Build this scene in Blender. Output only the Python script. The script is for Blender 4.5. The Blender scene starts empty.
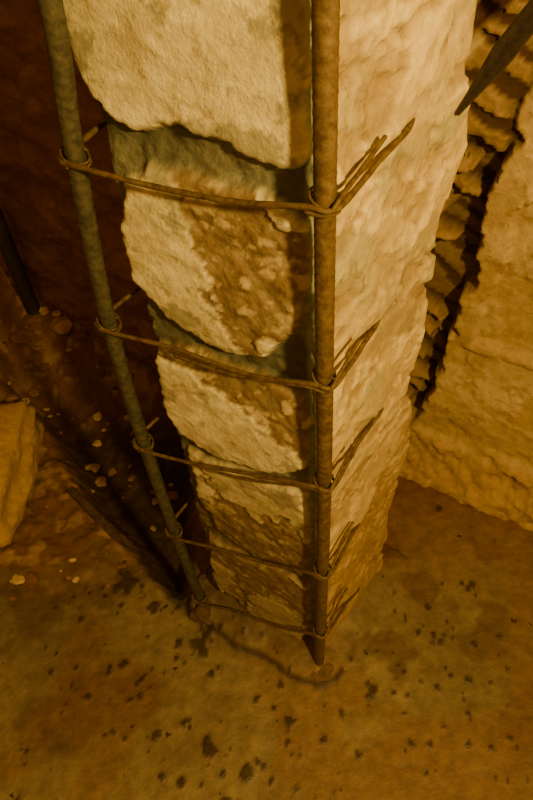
import bpy, math, random
import numpy as np
from mathutils import Vector, Matrix
random.seed(4)
SC=bpy.context.scene
COL=bpy.context.collection
# ---------------- noise ----------------
def _h(ix,iy,iz,s):
    n=(ix*374761393+iy*668265263+iz*2147483647+s*1274126177)&0xffffffff
    n=((n^(n>>13))*1274126177)&0xffffffff
    n=n^(n>>16)
    return (n&0xffffff)/float(0xffffff)*2-1
def noise(P,sc,seed=0):
    P=np.asarray(P,float)*sc+17.3*seed+100.0
    i=np.floor(P).astype(np.int64);f=P-i;f=f*f*(3-2*f)
    r=0
    for a in (0,1):
        for b in (0,1):
            for c in (0,1):
                w=(f[...,0] if a else 1-f[...,0])*(f[...,1] if b else 1-f[...,1])*(f[...,2] if c else 1-f[...,2])
                r=r+w*_h(i[...,0]+a,i[...,1]+b,i[...,2]+c,seed)
    return r
def fbm(P,sc,o=4,seed=0,g=.5):
    r=0;a=1;t=0
    for k in range(o):
        r=r+a*noise(P,sc*2.03**k,seed+k);t+=a;a*=g
    return r/t*1.6
def ss(a,b,x):
    t=np.clip((x-a)/(b-a),0,1);return t*t*(3-2*t)
def polysd(x,y,poly):
    d=np.full(x.shape,1e9);ins=np.zeros(x.shape,bool);n=len(poly)
    for i in range(n):
        ax,ay=poly[i];bx,by=poly[(i+1)%n]
        ex,ey=bx-ax,by-ay
        t=np.clip(((x-ax)*ex+(y-ay)*ey)/(ex*ex+ey*ey+1e-12),0,1)
        d=np.minimum(d,np.hypot(x-ax-ex*t,y-ay-ey*t))
        c=((ay>y)!=(by>y))
        xi=(bx-ax)*(y-ay)/((by-ay) if by!=ay else 1e-9)+ax
        ins^=(c&(x<xi))
    return np.where(ins,d,-d)
def mix(a,b,t):
    return a*(1-t[...,None])+np.array(b)*t[...,None]
# ---------------- materials ----------------
def mat_attr(name,bscale=60,bstr=.5,var=.35,fine=220,spots=False,mott=0.):
    m=bpy.data.materials.new(name);m.use_nodes=True
    N=m.node_tree.nodes;L=m.node_tree.links
    b=N['Principled BSDF']
    at=N.new('ShaderNodeAttribute');at.attribute_name='Col'
    tc=N.new('ShaderNodeTexCoord')
    nz=N.new('ShaderNodeTexNoise');nz.inputs['Scale'].default_value=bscale;nz.inputs['Detail'].default_value=8;nz.inputs['Roughness'].default_value=.65
    L.new(tc.outputs['Object'],nz.inputs['Vector'])
    mr=N.new('ShaderNodeMapRange');mr.inputs[1].default_value=.25;mr.inputs[2].default_value=.75;mr.inputs[3].default_value=1-var;mr.inputs[4].default_value=1+var*.6
    L.new(nz.outputs[0],mr.inputs[0])
    mx=N.new('ShaderNodeMix');mx.data_type='RGBA';mx.blend_type='MULTIPLY';mx.inputs[0].default_value=1
    L.new(at.outputs['Color'],mx.inputs[6]);L.new(mr.outputs[0],mx.inputs[7])
    out=mx.outputs[2]
    if mott:
        n3=N.new('ShaderNodeTexNoise');n3.inputs['Scale'].default_value=32;n3.inputs['Detail'].default_value=9;n3.inputs['Roughness'].default_value=.72
        L.new(tc.outputs['Object'],n3.inputs['Vector'])
        r3=N.new('ShaderNodeMapRange');r3.inputs[1].default_value=.56;r3.inputs[2].default_value=.62;r3.inputs[3].default_value=0;r3.inputs[4].default_value=mott
        L.new(n3.outputs[0],r3.inputs[0])
        m3=N.new('ShaderNodeMix');m3.data_type='RGBA';m3.blend_type='MULTIPLY';m3.inputs[7].default_value=(.48,.42,.32,1)
        L.new(r3.outputs[0],m3.inputs[0]);L.new(out,m3.inputs[6]);out=m3.outputs[2]
    if spots:
        vo=N.new('ShaderNodeTexVoronoi');vo.inputs['Scale'].default_value=26
        wn=N.new('ShaderNodeTexNoise');wn.inputs['Scale'].default_value=90
        L.new(tc.outputs['Object'],wn.inputs['Vector'])
        va=N.new('ShaderNodeVectorMath');va.operation='MULTIPLY_ADD';va.inputs[1].default_value=(.02,.02,.0)
        L.new(wn.outputs['Color'],va.inputs[0]);L.new(tc.outputs['Object'],va.inputs[2])
        L.new(va.outputs[0],vo.inputs['Vector'])
        sp=N.new('ShaderNodeSeparateColor');L.new(vo.outputs['Color'],sp.inputs[0])
        thr=N.new('ShaderNodeMapRange');thr.inputs[1].default_value=.5;thr.inputs[2].default_value=1;thr.inputs[3].default_value=0;thr.inputs[4].default_value=.18
        L.new(sp.outputs[0],thr.inputs[0])
        lt=N.new('ShaderNodeMath');lt.operation='LESS_THAN';L.new(vo.outputs['Distance'],lt.inputs[0]);L.new(thr.outputs[0],lt.inputs[1])
        m2=N.new('ShaderNodeMix');m2.data_type='RGBA';L.new(lt.outputs[0],m2.inputs[0]);L.new(out,m2.inputs[6]);m2.inputs[7].default_value=(.045,.026,.012,1)
        out=m2.outputs[2]
    L.new(out,b.inputs['Base Color'])
    L.new(at.outputs['Alpha'],b.inputs['Roughness'])
    b.inputs['Specular IOR Level'].default_value=.4
    n2=N.new('ShaderNodeTexNoise');n2.inputs['Scale'].default_value=fine;n2.inputs['Detail'].default_value=5
    L.new(tc.outputs['Object'],n2.inputs['Vector'])
    ad=N.new('ShaderNodeMath');ad.operation='MULTIPLY_ADD';ad.inputs[1].default_value=.35
    L.new(n2.outputs[0],ad.inputs[0]);L.new(nz.outputs[0],ad.inputs[2])
    bp=N.new('ShaderNodeBump');bp.inputs['Strength'].default_value=bstr;bp.inputs['Distance'].default_value=.006
    L.new(ad.outputs[0],bp.inputs['Height']);L.new(bp.outputs[0],b.inputs['Normal'])
    return m
def mat_rust(name,c1,c2,rough=.75,scale=90,metal=.2):
    m=bpy.data.materials.new(name);m.use_nodes=True
    N=m.node_tree.nodes;L=m.node_tree.links;b=N['Principled BSDF']
    tc=N.new('ShaderNodeTexCoord')
    nz=N.new('ShaderNodeTexNoise');nz.inputs['Scale'].default_value=scale;nz.inputs['Detail'].default_value=7;nz.inputs['Roughness'].default_value=.7
    L.new(tc.outputs['Object'],nz.inputs['Vector'])
    r=N.new('ShaderNodeValToRGB');r.color_ramp.elements[0].color=(*c1,1);r.color_ramp.elements[1].color=(*c2,1)
    r.color_ramp.elements[0].position=.38;r.color_ramp.elements[1].position=.62
    L.new(nz.outputs[0],r.inputs[0]);L.new(r.outputs[0],b.inputs['Base Color'])
    b.inputs['Roughness'].default_value=rough;b.inputs['Metallic'].default_value=metal
    bp=N.new('ShaderNodeBump');bp.inputs['Strength'].default_value=.5;bp.inputs['Distance'].default_value=.002
    L.new(nz.outputs[0],bp.inputs['Height']);L.new(bp.outputs[0],b.inputs['Normal'])
    return m
def mk(name,V,Fc,mat,col=None,smooth=True,parent=None):
    me=bpy.data.meshes.new(name)
    me.from_pydata([tuple(v) for v in V],[],[tuple(f) for f in Fc])
    if col is not None:
        a=me.color_attributes.new('Col','FLOAT_COLOR','POINT')
        a.data.foreach_set('color',np.asarray(col,np.float32).ravel())
    if smooth: me.polygons.foreach_set('use_smooth',[True]*len(me.polygons))
    me.materials.append(mat);me.update()
    o=bpy.data.objects.new(name,me);COL.objects.link(o)
    if parent: o.parent=parent
    return o
def gridfaces(nu,nv,wrap=False):
    i=np.arange(nu if wrap else nu-1);j=np.arange(nv-1)
    I,J=np.meshgrid(i,j,indexing='ij');I2=(I+1)%nu
    return np.stack([I*nv+J,I2*nv+J,I2*nv+J+1,I*nv+J+1],-1).reshape(-1,4)
M_col=mat_attr('limestone_and_mortar',95,.5,.22,260,False,.55)
M_wall=mat_attr('old_plaster',60,.5,.28,220,False,.4)
M_floor=mat_attr('dusty_cement_floor',35,.5,.42,160,True)
M_rock=mat_attr('rubble_stone',50,.7,.35)
M_bar=mat_rust('rusty_steel',(.075,.045,.018),(.165,.115,.05),.6)
M_barL=mat_rust('grey_steel',(.035,.035,.022),(.09,.085,.05),.6)
M_wire=mat_rust('rusty_wire',(.06,.035,.015),(.16,.11,.045),.65)
M_dark=mat_rust('dark_iron',(.012,.008,.005),(.030,.020,.012),.7,90,0)
M_wood=mat_rust('old_wood',(.04,.025,.012),(.09,.055,.025),.9,40,0)
# ---------------- column ----------------
E1=np.array([-.868,.496,0]);N1=np.array([-.496,-.868,0])
E2=np.array([.62,.785,0]);N2=np.array([.785,-.62,0])
CO=np.array([.035,.562,0])
st=[[(31,132),(30.5,126),(27.5,119.5),(23,116.5),(16,118.5),(9,117.5),(4,116.5),(1.6,119),(1.3,128),(1.6,150),(29,150)],
[(26,110),(28,104),(28.5,96),(24,90.5),(17,87.5),(9,88.5),(3,97),(1.6,104),(1.8,111.5),(8,113.5),(16,114),(22,113.5)],
[(27.5,84.5),(28.5,72),(27,63.5),(19,61.5),(9,64),(2.4,68),(1.8,79),(3,84),(9,86.5),(15,85.5),(20,86)],
[(25.5,59.5),(26,46),(22,34),(14,31.5),(3,33),(1.7,50),(2.5,63),(13,61)],
[(26.5,30),(26.5,8),(18,2),(4,2),(1.8,15),(2,30.5),(14,29)],
[(27,152),(27,176),(2,178),(2,154)],[(25,181),(25,200),(2,200),(2,181)]]
st=[[(a/100,b/100) for a,b in p] for p in st]
rough_poly=[[(.185,1.15),(.17,1.06),(.155,1.01),(.14,.93),(.115,.86),(.075,.875),(.095,.93),(.05,.93),(.0,.98),(-.01,1.0),(-.01,1.08),(.05,1.09),(.06,1.14)],
[(.3,.87),(.25,.815),(.20,.80),(.13,.77),(.07,.74),(.0,.70),(0,.9)],
[(.24,.6),(.22,.52),(.12,.47),(.05,.53),(0,.44),(0,.31),(.26,.31),(.27,.45),(.20,.47),(.24,.55)],
[(.28,.3),(.30,.22),(.2,.2),(.28,-.05),(.16,-.05),(.18,.13),(.1,.2),(.02,.12),(0,.3)]]
WA=.292
zs=np.arange(-.15,2.0,.0042);nz_=len(zs)
wBz=np.interp(zs,[-.1,.1,.3,.43,.48,.63,.66,.68,.74,.9,.98,1.0,1.08,1.18,1.3,2],[.265,.27,.285,.315,.305,.28,.262,.27,.28,.285,.29,.305,.318,.29,.272,.28])
nA,nB,nC=80,76,24
seg=[('A',t) for t in np.linspace(1,0,nA,endpoint=False)]+[('B',t) for t in np.linspace(0,1,nB,endpoint=False)]+[('C',t) for t in np.linspace(0,1,nC,endpoint=False)]+[('D',t) for t in np.linspace(0,1,nC,endpoint=False)]
nS=len(seg)
P=np.zeros((nS,nz_,3));NN=np.zeros((nS,nz_,3))
for k,(s,t) in enumerate(seg):
    for_w=wBz
    if s=='A':
        u=t*WA;P[k]=CO+E1*u;NN[k]=N1
    elif s=='B':
        P[k]=CO+E2[None]*(t*for_w)[:,None];NN[k]=N2
    elif s=='C':
        P[k]=CO+E2[None]*for_w[:,None]+E1*(t*WA);NN[k]=-N1
    else:
        P[k]=CO+E1*WA+E2[None]*((1-t)*for_w)[:,None];NN[k]=-N2
    P[k,:,2]=zs
for it in range(10):
    P=.5*P+.25*np.roll(P,1,0)+.25*np.roll(P,-1,0)
for it in range(36): NN=.5*NN+.25*np.roll(NN,1,0)+.25*np.roll(NN,-1,0)
NN/=np.linalg.norm(NN,axis=-1,keepdims=True)
warp=fbm(P,28,3,5)*.006; warp2=fbm(P,28,3,9)*.006
rel=P-CO
G=np.array([[E1[0],E2[0]],[E1[1],E2[1]]]);Gi=np.linalg.inv(G)
uu=rel[...,0]*Gi[0,0]+rel[...,1]*Gi[0,1];vv=rel[...,0]*Gi[1,0]+rel[...,1]*Gi[1,1]
zz=P[...,2]
sd=np.full(uu.shape,-1.)
ux=uu+warp+fbm(P,90,2,31)*.003;zx=zz+warp2+fbm(P,90,2,37)*.003
for p in st: sd=np.maximum(sd,polysd(ux,zx,p))
stoneA=ss(-.003,.010,sd)
rgh=np.full(uu.shape,-1.)
wr1=fbm(P,40,4,51)*.022;wr2=fbm(P,40,4,57)*.022
for p in rough_poly: rgh=np.maximum(rgh,polysd(uu+wr1,zz+wr2,p))
roughm=ss(-.001,.0015,rgh)
n_lo=fbm(P,9,4,1);n_mid=fbm(P,45,4,2);n_hi=fbm(P,130,3,3)
rid=1-np.abs(fbm(P,30,4,8))*2
hA=-.017+.017*stoneA**.8+stoneA*(.005*n_lo+.001*n_mid)+(1-stoneA)*(.005*n_mid+.005*n_lo)
hA+=roughm*stoneA*(-.005+.0015*rid+.0020*n_mid+.0012*n_hi)+.0005*n_hi
hB=.007*fbm(P,7,2,1)+.0006*n_mid+.0003*n_hi
jz=np.array([.33,.66,.93,1.27]);jd=np.full(uu.shape,1.)
for j in jz: jd=np.minimum(jd,np.abs(zz+warp2*2.5+.02*fbm(P,7,2,77)-j))
jm=ss(.012,.0,jd)*ss(-.3,.2,fbm(P,8,2,79))
pit=ss(.22,.28,fbm(P,22,4,14,.5))
chn=fbm(P,10,4,19,.5);chip=ss(.02,.05,chn)
chip2=ss(-.24,-.20,fbm(P,14,4,23,.5))
hB+=-.009*jm-.0045*pit+.0035*chip+.0035*chip2
wA=np.clip(ss(.022,.004,vv),0,1)*1.0
wA=np.where(uu>.27,1,wA)
H=hA*wA+hB*(1-wA)
back=(vv>.05)&(uu>.2)
H=np.where(back,.012*n_lo+.006*n_mid,H)
PV=P+NN*H[...,None]
cA=mix(np.zeros(P.shape)+np.array([.66,.62,.36]),[.82,.79,.50],ss(-.2,.5,n_mid))
cA=mix(cA,[.46,.40,.20],ss(.15,.5,fbm(P,14,4,91))*.55)
smear=ss(.05,.12,fbm(P,18,5,95,.6)-.35*ss(.0,.06,sd))
cA=mix(cA,[.27,.26,.16],smear*.7)
cA=mix(cA,[.20,.14,.065],roughm*(.85+.15*ss(-.3,.4,n_mid)))
cA=mix(cA,[.52,.44,.24],roughm*ss(.26,.38,fbm(P,45,4,61))*.85)
mort=mix(np.zeros(P.shape)+np.array([.10,.11,.07]),[.19,.20,.135],ss(-.2,.5,n_lo))
mort=mix(mort,[.08,.055,.028],ss(.1,.6,n_mid)*.7)
strip=ss(.03,.02,uu)
mort=mix(mort,[.30,.36,.23],strip*.9)
mm=ss(.005,-.002,sd)
cA=cA*(1-mm[...,None])+mort*mm[...,None]
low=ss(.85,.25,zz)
cA=mix(cA,[.14,.09,.036],low*.68)  # browner lower stones, with the light's falloff towards the base painted in
cB=mix(np.zeros(P.shape)+np.array([.60,.50,.22]),[.78,.68,.33],ss(-.3,.4,n_mid))
cB=mix(cB,[.34,.36,.22],ss(.06,.14,fbm(P,13,5,71,.6))*.7*ss(.5,.8,zz))
cB=mix(cB,[.30,.22,.09],pit*.65);cB=mix(cB,[.20,.13,.05],jm*.7)
cB=mix(cB,[.46,.36,.16],(1-chip)*.45);cB=mix(cB,[.33,.24,.10],(1-chip2)*.65)
cB=mix(cB,[.27,.165,.06],ss(.8,.15,zz)*.72)  # same downward light falloff painted into the right face
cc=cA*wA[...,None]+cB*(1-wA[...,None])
wetn=ss(-.1,.3,fbm(P,20,2,88))
ro=.85-.68*mm*wA*wetn-.35*roughm*wA*wetn
colr=np.concatenate([cc,ro[...,None]],-1)
Fc=gridfaces(nS,nz_,True).tolist()
col_root=bpy.data.objects.new('masonry_column',None);COL.objects.link(col_root)
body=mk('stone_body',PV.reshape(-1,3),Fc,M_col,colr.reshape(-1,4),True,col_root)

# ---------------- floor ----------------
wo=np.array([.366,1.057]);we=np.array([.868,-.496])
def floor_h(X,Y):
    Pp=np.stack([X,Y,X*0],-1)
    rz=ss(.0,.16,(Y-.72)+.05*fbm(Pp,6,3,3))*ss(-.12,-.32,X+.04*fbm(Pp,8,3,4))
    h=.004*fbm(Pp,7,4,1)+.0015*fbm(Pp,40,3,2)
    h+=rz*(.018*fbm(Pp,9,5,5,.6)+.007*fbm(Pp,30,3,6)-.01)
    heap=np.exp(-(((X+1.0)/.45)**2+((Y-1.85)/.35)**2));h+=.17*heap*(1+.25*fbm(Pp,8,4,7))
    heap2=np.exp(-(((X+1.0)/.28)**2+((Y-.75)/.25)**2));h+=.06*heap2*(1+.3*fbm(Pp,10,3,8))
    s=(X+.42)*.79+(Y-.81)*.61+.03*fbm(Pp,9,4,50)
    tr_shade=ss(-.01,.07,s)*ss(-.25,-.34,X)*ss(1.75,1.4,Y)
    h-=.15*tr_shade  # ground sunk inside the column's shadow outline to keep it dark
    return h,rz,Pp,tr_shade
xs=np.concatenate([np.arange(-2.2,-1.1,.02),np.arange(-1.1,.75,.0055),np.arange(.75,1.6,.02)])
ys=np.concatenate([np.arange(-1.4,.2,.03),np.arange(.2,1.3,.0055),np.arange(1.3,3.0,.01)])
X,Y=np.meshgrid(xs,ys,indexing='ij')
h,rz,Pp,tr_shade=floor_h(X,Y)
ru=(X-CO[0])*Gi[0,0]+(Y-CO[1])*Gi[0,1];rv=(X-CO[0])*Gi[1,0]+(Y-CO[1])*Gi[1,1]
dx=np.maximum(np.maximum(-ru,ru-.27),0);dy=np.maximum(np.maximum(-rv,rv-.26),0)
dc=np.hypot(dx,dy)+.012*fbm(Pp,16,4,21)
sk=ss(.075,.055,dc);h+=sk*.012+ss(.07,.0,dc)*.02
cf=mix(np.zeros(Pp.shape)+np.array([.145,.115,.055]),[.215,.175,.09],ss(-.4,.5,fbm(Pp,5,4,31)))
cf=mix(cf,[.10,.062,.026],ss(.0,.4,fbm(Pp,14,5,33))*.75)
cf=mix(cf,[.27,.22,.12],ss(.1,.5,fbm(Pp,3,3,36))*.4)
cf=mix(cf,[.17,.09,.034],ss(.05,.35,fbm(Pp,4,4,46))*.55)
reddish=ss(.62,.95,Y+.05*fbm(Pp,6,3,35))*ss(.0,.2,X)
cf=mix(cf,[.155,.075,.027],reddish*.85)
cf=mix(cf,[.16,.08,.032],rz*.95)
cf=mix(cf,[.34,.22,.11],rz*ss(.15,.45,fbm(Pp,25,3,39))*.75)
cf=mix(cf,[.035,.018,.008],tr_shade*.9*ss(1.55,1.25,Y))  # column's cast shadow painted into the trench as near-black soil
edge_shade=ss(.014,.0,np.abs(dc-.068))*ss(.2,.0,rv)*(rv<.0)
cf=mix(cf,[.03,.018,.01],edge_shade*.9)  # shadow gap along the mortar skirt painted as a dark line
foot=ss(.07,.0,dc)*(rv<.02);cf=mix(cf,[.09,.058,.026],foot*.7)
spots=[(-.43,.75,.028),(.15,.48,.014),(.37,.93,.012),(-.20,.38,.016),(-.03,.42,.010),(-.31,.40,.012),(-.28,.60,.010),(.08,.44,.007),(-.12,.33,.012),(-.4,.55,.008),(-.47,.48,.007),(.22,.38,.006),(-.02,.30,.009),(-.2,.52,.009),(.30,.6,.006),(-.10,.47,.008),(-.35,.68,.012),(-.52,.66,.01),(.41,.72,.007),(-.16,.27,.01),(-.25,.31,.008),(-.235,.595,.018),(-.225,.575,.012),(-.22,.62,.018)]
for k in range(230):
    spots.append((random.uniform(-.6,.45),random.uniform(.22,.75),random.choice([.003,.0035,.004,.006])))
wet=np.zeros(X.shape)
for (a,b,r) in spots:
    msk=(np.abs(X-a)<.06)&(np.abs(Y-b)<.06)
    d=np.hypot(X[msk]-a,(Y[msk]-b)*.8)+fbm(Pp[msk],70,3,41)*r*.9
    wet[msk]=np.maximum(wet[msk],ss(r*1.2,r*.7,d))
cf=mix(cf,[.03,.018,.009],wet*.85)
h+=wet*.002
rof=.55-.2*wet+.3*rz
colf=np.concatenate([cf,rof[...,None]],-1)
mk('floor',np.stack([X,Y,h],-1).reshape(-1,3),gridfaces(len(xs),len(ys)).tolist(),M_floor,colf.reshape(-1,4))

# ---------------- back wall ----------------
us=np.concatenate([np.arange(-2.3,-.25,.012),np.arange(-.25,.5,.004),np.arange(.5,1.25,.02)])
zw=np.arange(-.18,2.3,.006)
A,Z=np.meshgrid(us,zw,indexing='ij')
Pw=np.stack([A,A*0,Z],-1)
ed=np.interp(Z,[0,.2,.49,.80,.97,1.08,1.4],[-.10,-.055,-.025,.005,.015,.03,.05])+.028*fbm(Pw,14,5,3,.6)
m_l=fbm(Pw,5,4,1);m_m=fbm(Pw,25,4,2)
hw=.008*m_l+.002*m_m
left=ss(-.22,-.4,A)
hw+=left*(.035*fbm(Pw,8,5,6,.55)+.004*m_m)
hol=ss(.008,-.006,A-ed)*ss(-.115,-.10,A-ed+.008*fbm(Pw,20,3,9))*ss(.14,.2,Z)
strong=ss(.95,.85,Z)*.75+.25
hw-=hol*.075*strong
rr_=Z+.008*m_m+.035*fbm(Pw,6,3,33)+.35*(A-ed)
row=np.floor(rr_/.052)
rh=np.abs(np.sin(row*12.9898)*43758.5453)%1
cz=rr_-row*.052
brick=ss(.0,.003,cz-.014-.014*rh)*ss(.052,.049,cz)
bd=ss(-.012,-.018,A-ed+.055*(rh-.25)+.022*fbm(Pw,30,4,12,.6))*np.where(rh>.2,.35+.65*rh,.05)
hw+=hol*brick*(.058+.02*m_m)*bd*strong
pl=ss(.0,.006,A-ed-.045)*ss(.485,.491,Z+.002*m_m)
hw-=pl*.014
lip=ss(.012,.004,np.abs(Z-.474))*ss(.03,.05,A-ed);hw+=lip*.007
ap=ss(.17,.13,Z+.04*fbm(Pw,9,4,15)-.0)*ss(-.2,-.1,A)
hw+=ap*(.03+.012*m_m+.014*m_l)+ap*ss(.12,.0,Z)*.03
flake=ss(.14,.18,fbm(Pw,10,5,66,.6))*(1-left)*(1-hol);hw-=flake*.003
cw=mix(np.zeros(Pw.shape)+np.array([.44,.34,.14]),[.56,.44,.20],ss(-.4,.4,m_l))
cw=mix(cw,[.32,.21,.085],ss(.1,.5,m_m)*.4);cw=mix(cw,[.38,.26,.10],flake*.5)
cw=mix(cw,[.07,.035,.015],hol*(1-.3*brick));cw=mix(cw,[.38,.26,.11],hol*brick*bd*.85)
cw=mix(cw,[.36,.24,.10],ap*.7)
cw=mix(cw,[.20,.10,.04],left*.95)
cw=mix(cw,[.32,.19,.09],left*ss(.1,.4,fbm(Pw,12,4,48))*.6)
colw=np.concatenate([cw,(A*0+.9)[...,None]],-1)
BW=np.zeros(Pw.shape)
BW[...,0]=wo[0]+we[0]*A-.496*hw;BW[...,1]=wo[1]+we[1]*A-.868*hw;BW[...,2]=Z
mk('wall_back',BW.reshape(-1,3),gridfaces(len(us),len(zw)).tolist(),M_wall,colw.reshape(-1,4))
def sidewall(name,p0,p1):
    n=80;mz=60
    t=np.linspace(0,1,n);z=np.linspace(-.04,2.3,mz);T,Zq=np.meshgrid(t,z,indexing='ij')
    Q=np.stack([p0[0]+(p1[0]-p0[0])*T,p0[1]+(p1[1]-p0[1])*T,Zq],-1)
    d=fbm(Q,4,4,4)*.02
    Q[...,0]+=d
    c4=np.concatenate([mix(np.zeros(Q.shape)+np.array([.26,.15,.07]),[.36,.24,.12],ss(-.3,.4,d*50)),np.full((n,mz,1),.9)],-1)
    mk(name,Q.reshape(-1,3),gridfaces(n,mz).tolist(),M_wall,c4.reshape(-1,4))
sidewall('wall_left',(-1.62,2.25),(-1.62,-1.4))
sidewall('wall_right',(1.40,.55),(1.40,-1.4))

# ---------------- bars ----------------
def sweep(name,pts,r,mat,ribs=0,step=.004,nr=12,parent=None,rj=0,seed=0,flat=1):
    pts=[np.array(p,float) for p in pts]
    out=[]
    Q=[2*pts[0]-pts[1]]+pts+[2*pts[-1]-pts[-2]]
    for i in range(1,len(Q)-2):
        L=np.linalg.norm(Q[i+1]-Q[i]);n=max(2,int(L/step))
        for k in range(n):
            t=k/n
            out.append(.5*((2*Q[i])+(-Q[i-1]+Q[i+1])*t+(2*Q[i-1]-5*Q[i]+4*Q[i+1]-Q[i+2])*t*t+(-Q[i-1]+3*Q[i]-3*Q[i+1]+Q[i+2])*t**3))
    out.append(pts[-1]);out=np.array(out)
    T=np.gradient(out,axis=0);T/=np.linalg.norm(T,axis=1,keepdims=True)
    V=[];up=np.array([0,0,1.]) if abs(T[0][2])<.8 else np.array([1.,0,0])
    s=0;n=len(out)
    for i in range(n):
        if i: s+=np.linalg.norm(out[i]-out[i-1])
        a=np.cross(T[i],up);a/=np.linalg.norm(a);b=np.cross(a,T[i]);up=b
        for k in range(nr):
            th=2*math.pi*k/nr
            rr=r
            if ribs:
                rr+=r*.05*max(0,math.sin(2*math.pi*s/ribs+2*math.sin(th)))**2
                rr+=r*.07*(abs(math.sin(th))<.26)
            if rj: rr+=r*rj*math.sin(s*90+seed+2*th)*math.sin(s*37+seed*2)
            V.append(out[i]+a*rr*math.cos(th)+b*rr*math.sin(th)*flat)
    Fs=[]
    for i in range(n-1):
        for k in range(nr):
            k2=(k+1)%nr
            Fs.append((i*nr+k,i*nr+k2,(i+1)*nr+k2,(i+1)*nr+k))
    Fs.append(tuple(range(nr))[::-1]);Fs.append(tuple((n-1)*nr+k for k in range(nr)))
    return mk(name,V,Fs,mat,None,True,parent)
cage=bpy.data.objects.new('rebar_cage',None);COL.objects.link(cage)
def A_(u,z,off): return CO+E1*u+N1*off+np.array([0,0,z])
def B_(v,z,off): return CO+E2*v+N2*off+np.array([0,0,z])
FB=np.array([.037,.5395,0])
fz=lambda z:FB+np.array([.004*math.sin(z*3),.0,z])
sweep('front_bar',[fz(z) for z in (-.02,.3,.7,1.1,1.5,1.95)],.0105,M_bar,.012,.0025,16,cage)
LB=[(.295,-.02),(.315,.3),(.325,.62),(.320,.90),(.292,1.15),(.268,1.3),(.25,1.6),(.23,1.95)]
lb=lambda z:A_(np.interp(z,[a[1] for a in LB],[a[0] for a in LB]),z,.022)
sweep('left_bar',[A_(u,z,.022) for u,z in LB],.0112,M_barL,.012,.0025,16,cage)
RB=CO+E1*.33+E2*.34;sweep('rear_bar',[RB+np.array([0,0,z]) for z in (-.10,.6,1.2,1.95)],.0115,M_bar,.012,.004,12,cage)
zF=[1.163,.927,.715,.451,.194,1.42,1.68];zL=[1.14,.885,.61,.325,.04,1.40,1.67]
wr=.0032
for i,(a,b) in enumerate(zip(zF,zL)):
    f=fz(a);l=lb(b)
    vB=[.15,.12,.16,.12,.15,.15,.15][i];zb=a-[.0,.015,.015,.04,.10,0,0][i]
    bw=.006*math.sin(i*2.1)
    pts=[B_(vB+.05,zb,-.02),B_(vB,zb,.006),B_(.08,(a+zb)/2,.016),f+N2*.015+E2*.012,f+N2*.011+N1*.009-E2*.002,f+N1*.015+E1*.012,
         (f*.7+l*.3)+N1*.012+np.array([0,0,-.010-bw]),(f*.35+l*.65)+N1*.009+np.array([0,0,-.012+bw]),l+N1*.015-E1*.012,l+N1*.011+E1*.011,l+E1*.016-N1*.012,
         CO+E1*.34+E2*.15+np.array([0,0,b]),RB+E1*.014+np.array([0,0,b])]
    sweep('stirrup_%d'%(i+1),pts,wr,M_wire,0,.004,10,cage,.12,i)
    if i in (1,2):
        pts=[B_(.05,a+.016,.022),f+N2*.016+np.array([0,0,.008]),f+N1*.012+N2*.010+np.array([0,0,-.006]),f+N1*.015+E1*.02+np.array([0,0,-.008]),
         (f*.62+l*.38)+N1*.013+np.array([0,0,-.022]),(f*.35+l*.65)+N1*.010+np.array([0,0,-.020])]
    else:
        pts=[B_(.085,a+.018,.014),B_(.045,a+.008,.017),f+N2*.015+np.array([0,0,.006]),f+N1*.012+N2*.009+np.array([0,0,-.005]),f+N1*.014+E1*.015+np.array([0,0,-.006])]
    sweep('hook_%d'%(i+1),pts,wr*.75,M_wire,0,.004,10,cage,.12,i+3)
    for (c,dd) in ((f,.0115),(l,.0122)):
        pp=[]
        for k in range(22):
            th=k/21*2*math.pi*2.6
            pp.append(c+(N1*math.cos(th)+E1*math.sin(th))*(dd+.0030)+np.array([0,0,-.006+.012*k/21+.005*math.sin(th)]))
        pp.append(pp[-1]+N1*.008+np.array([0,0,.008]))
        sweep('tie_wire',pp,.0013,M_wire,0,.003,6,cage)
# ---------------- angle iron on the right ----------------
tip=np.array([.200,.752,1.135]);end=np.array([.422,1.000,1.262])
dd=(end-tip)/np.linalg.norm(end-tip)
s1=np.cross(dd,np.array([0,0,1.]));s1/=np.linalg.norm(s1);s2=np.cross(s1,dd)
prof=[(0,0),(.022,0),(.022,.004),(.004,.004),(.004,.018),(0,.018)]
V=[];n=40
for i in range(n):
    t=i/(n-1);sc=min(1,.2+t*3)
    for (a,b) in prof: V.append(tip+(end-tip)*t+s1*(a-.012)*sc+s2*(b-.006)*sc)
Fs=[]
for i in range(n-1):
    for k in range(6): Fs.append((i*6+k,i*6+(k+1)%6,(i+1)*6+(k+1)%6,(i+1)*6+k))
Fs.append((5,4,3,2,1,0));Fs.append(tuple((n-1)*6+k for k in range(6)))
mk('angle_iron_bar',V,Fs,M_dark,None,False)
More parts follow.
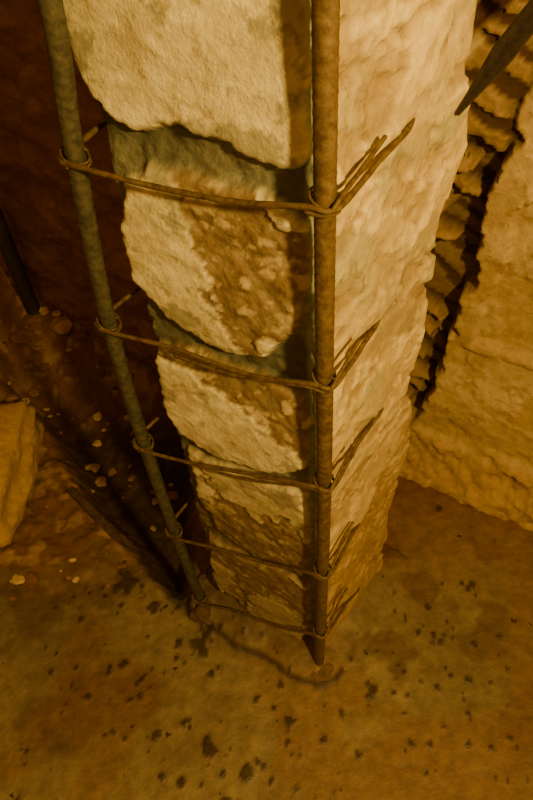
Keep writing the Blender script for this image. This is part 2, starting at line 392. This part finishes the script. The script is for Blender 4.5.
# ---------------- rocks ----------------
def rock_geo(c,s,seed,sub=3,boxy=0.0,amp=.25):
    import bmesh
    bm=bmesh.new();bmesh.ops.create_icosphere(bm,subdivisions=sub,radius=1)
    V=np.array([v.co[:] for v in bm.verts]);F_=[[v.index for v in f.verts] for f in bm.faces];bm.free()
    if boxy: 
        mxx=np.max(np.abs(V),axis=1,keepdims=True);V=V*(1-boxy)+V/mxx*boxy
    nn=fbm(V+seed*3.1,1.3,4,seed)
    V=V*(1+amp*nn[:,None])
    an=seed*1.7;ca,sa=math.cos(an),math.sin(an)
    if boxy<.4: V=V@np.array([[ca,sa,0],[-sa,ca,0],[0,0,1]])
    return V*np.array(s)+np.array(c),F_,nn
def rocks(name,items,mat,colf,sub=3,boxy=0.,amp=.25,smooth=True):
    VV=[];FF=[];CC=[];o=0
    for i,(c,s) in enumerate(items):
        V,F_,nn=rock_geo(c,s,i+1,sub,boxy,amp)
        VV.append(V);FF+= [[a+o for a in f] for f in F_];o+=len(V)
        b=np.array(colf(i));cc=b*(1+.25*nn[:,None]);CC.append(np.concatenate([np.clip(cc,0,1),np.full((len(V),1),.9)],1))
    return mk(name,np.concatenate(VV),FF,mat,np.concatenate(CC),smooth)
rocks('stone_block',[((-.93,1.06,.03),(.21,.23,.12))],M_rock,lambda i:(.50,.34,.15),5,.6,.16)
def fh(x,y):
    return float(floor_h(np.array([x]),np.array([y]))[0][0])
it=[]
for k in range(190):
    x=random.uniform(-1.3,-.36);y=random.uniform(.70,1.6)
    if -1.2<x<-.68 and .8<y<1.32: continue
    if -.66<x<-.42 and .82<y<1.08: continue
    if y>1.6-.57*(x+.6): continue
    r=random.choice([.004,.005,.006,.008,.01,.014])*random.uniform(.8,1.3)
    it.append(((x,y,fh(x,y)+r*.05),(r*random.uniform(.8,1.5),r,r*.6)))
for k in range(18):
    x=random.gauss(-.86,.12);y=random.gauss(1.58,.06);r=random.uniform(.012,.035)
    it.append(((x,y,fh(x,y)+r*.2),(r*1.3,r,r*.7)))
cols=[(.20,.11,.05),(.25,.14,.06),(.42,.29,.15),(.18,.09,.04),(.52,.39,.21)]
rocks('rubble_pile',it,M_rock,lambda i:cols[(i*7)%5],2,.25,.4,False)
# ---------------- plank + pipe ----------------
def board(name,a,b,w,t,mat):
    a=np.array(a);b=np.array(b);d=b-a;L=np.linalg.norm(d);d/=L
    s=np.cross(d,[0,0,1]);s/=np.linalg.norm(s);u=np.cross(s,d)
    V=[];n=16
    for i in range(n):
        tt=i/(n-1);ww=w*(1-.25*max(0,tt-.8)*4)+.002*math.sin(tt*21)
        c=a+d*L*tt+u*.003*math.sin(tt*5)
        for (x,y) in ((-.5,-.5),(.5,-.5),(.5,.3),(.38,.5),(-.38,.5),(-.5,.3)): V.append(c+s*x*ww+u*y*t)
    Fs=[]
    for i in range(n-1):
        for k in range(6): Fs.append((i*6+k,i*6+(k+1)%6,(i+1)*6+(k+1)%6,(i+1)*6+k))
    Fs.append((5,4,3,2,1,0));Fs.append(tuple((n-1)*6+k for k in range(6)))
    mk(name,V,Fs,mat,None,False)
board('wood_batten',(-.62,1.03,.0),(-.46,.87,-.005),.022,.012,M_wood)
pw=lambda u,z,off:np.array([wo[0]+we[0]*u,wo[1]+we[1]*u,z])+N1*off
sweep('wall_pipe',[pw(-1.36,z,.06) for z in (.0,.4,.8,1.3,2.0)],.024,M_dark,0,.02,14)
rocks('mortar_lump',[((-.226,.666,.010),(.030,.028,.022)),((.045,.525,.01),(.026,.022,.014))],M_rock,lambda i:[(.10,.06,.03),(.14,.09,.04)][i],4,0,.35)
# ---------------- lights ----------------
ld=bpy.data.lights.new('work_lamp','POINT');ld.energy=112;ld.color=(1,.61,.15);ld.shadow_soft_size=.04
lo=bpy.data.objects.new('work_lamp',ld);lo.location=(.45,-.30,1.72);COL.objects.link(lo)
w=bpy.data.worlds.new('world');SC.world=w;w.use_nodes=True
bg=w.node_tree.nodes['Background'];bg.inputs[0].default_value=(1,.43,.09,1);bg.inputs[1].default_value=.42
# ---------------- camera ----------------
cam=bpy.data.objects.new('camera',bpy.data.cameras.new('camera'));COL.objects.link(cam)
cam.data.lens=29.93;cam.data.clip_start=.01
R=Vector((.9986,0,-.0528));U=Vector((.0350,.7481,.6628));F=Vector((-.0395,.6636,-.747))
cam.matrix_world=Matrix(((R.x,U.x,-F.x,0),(R.y,U.y,-F.y,0),(R.z,U.z,-F.z,1.5),(0,0,0,1)))
SC.camera=cam
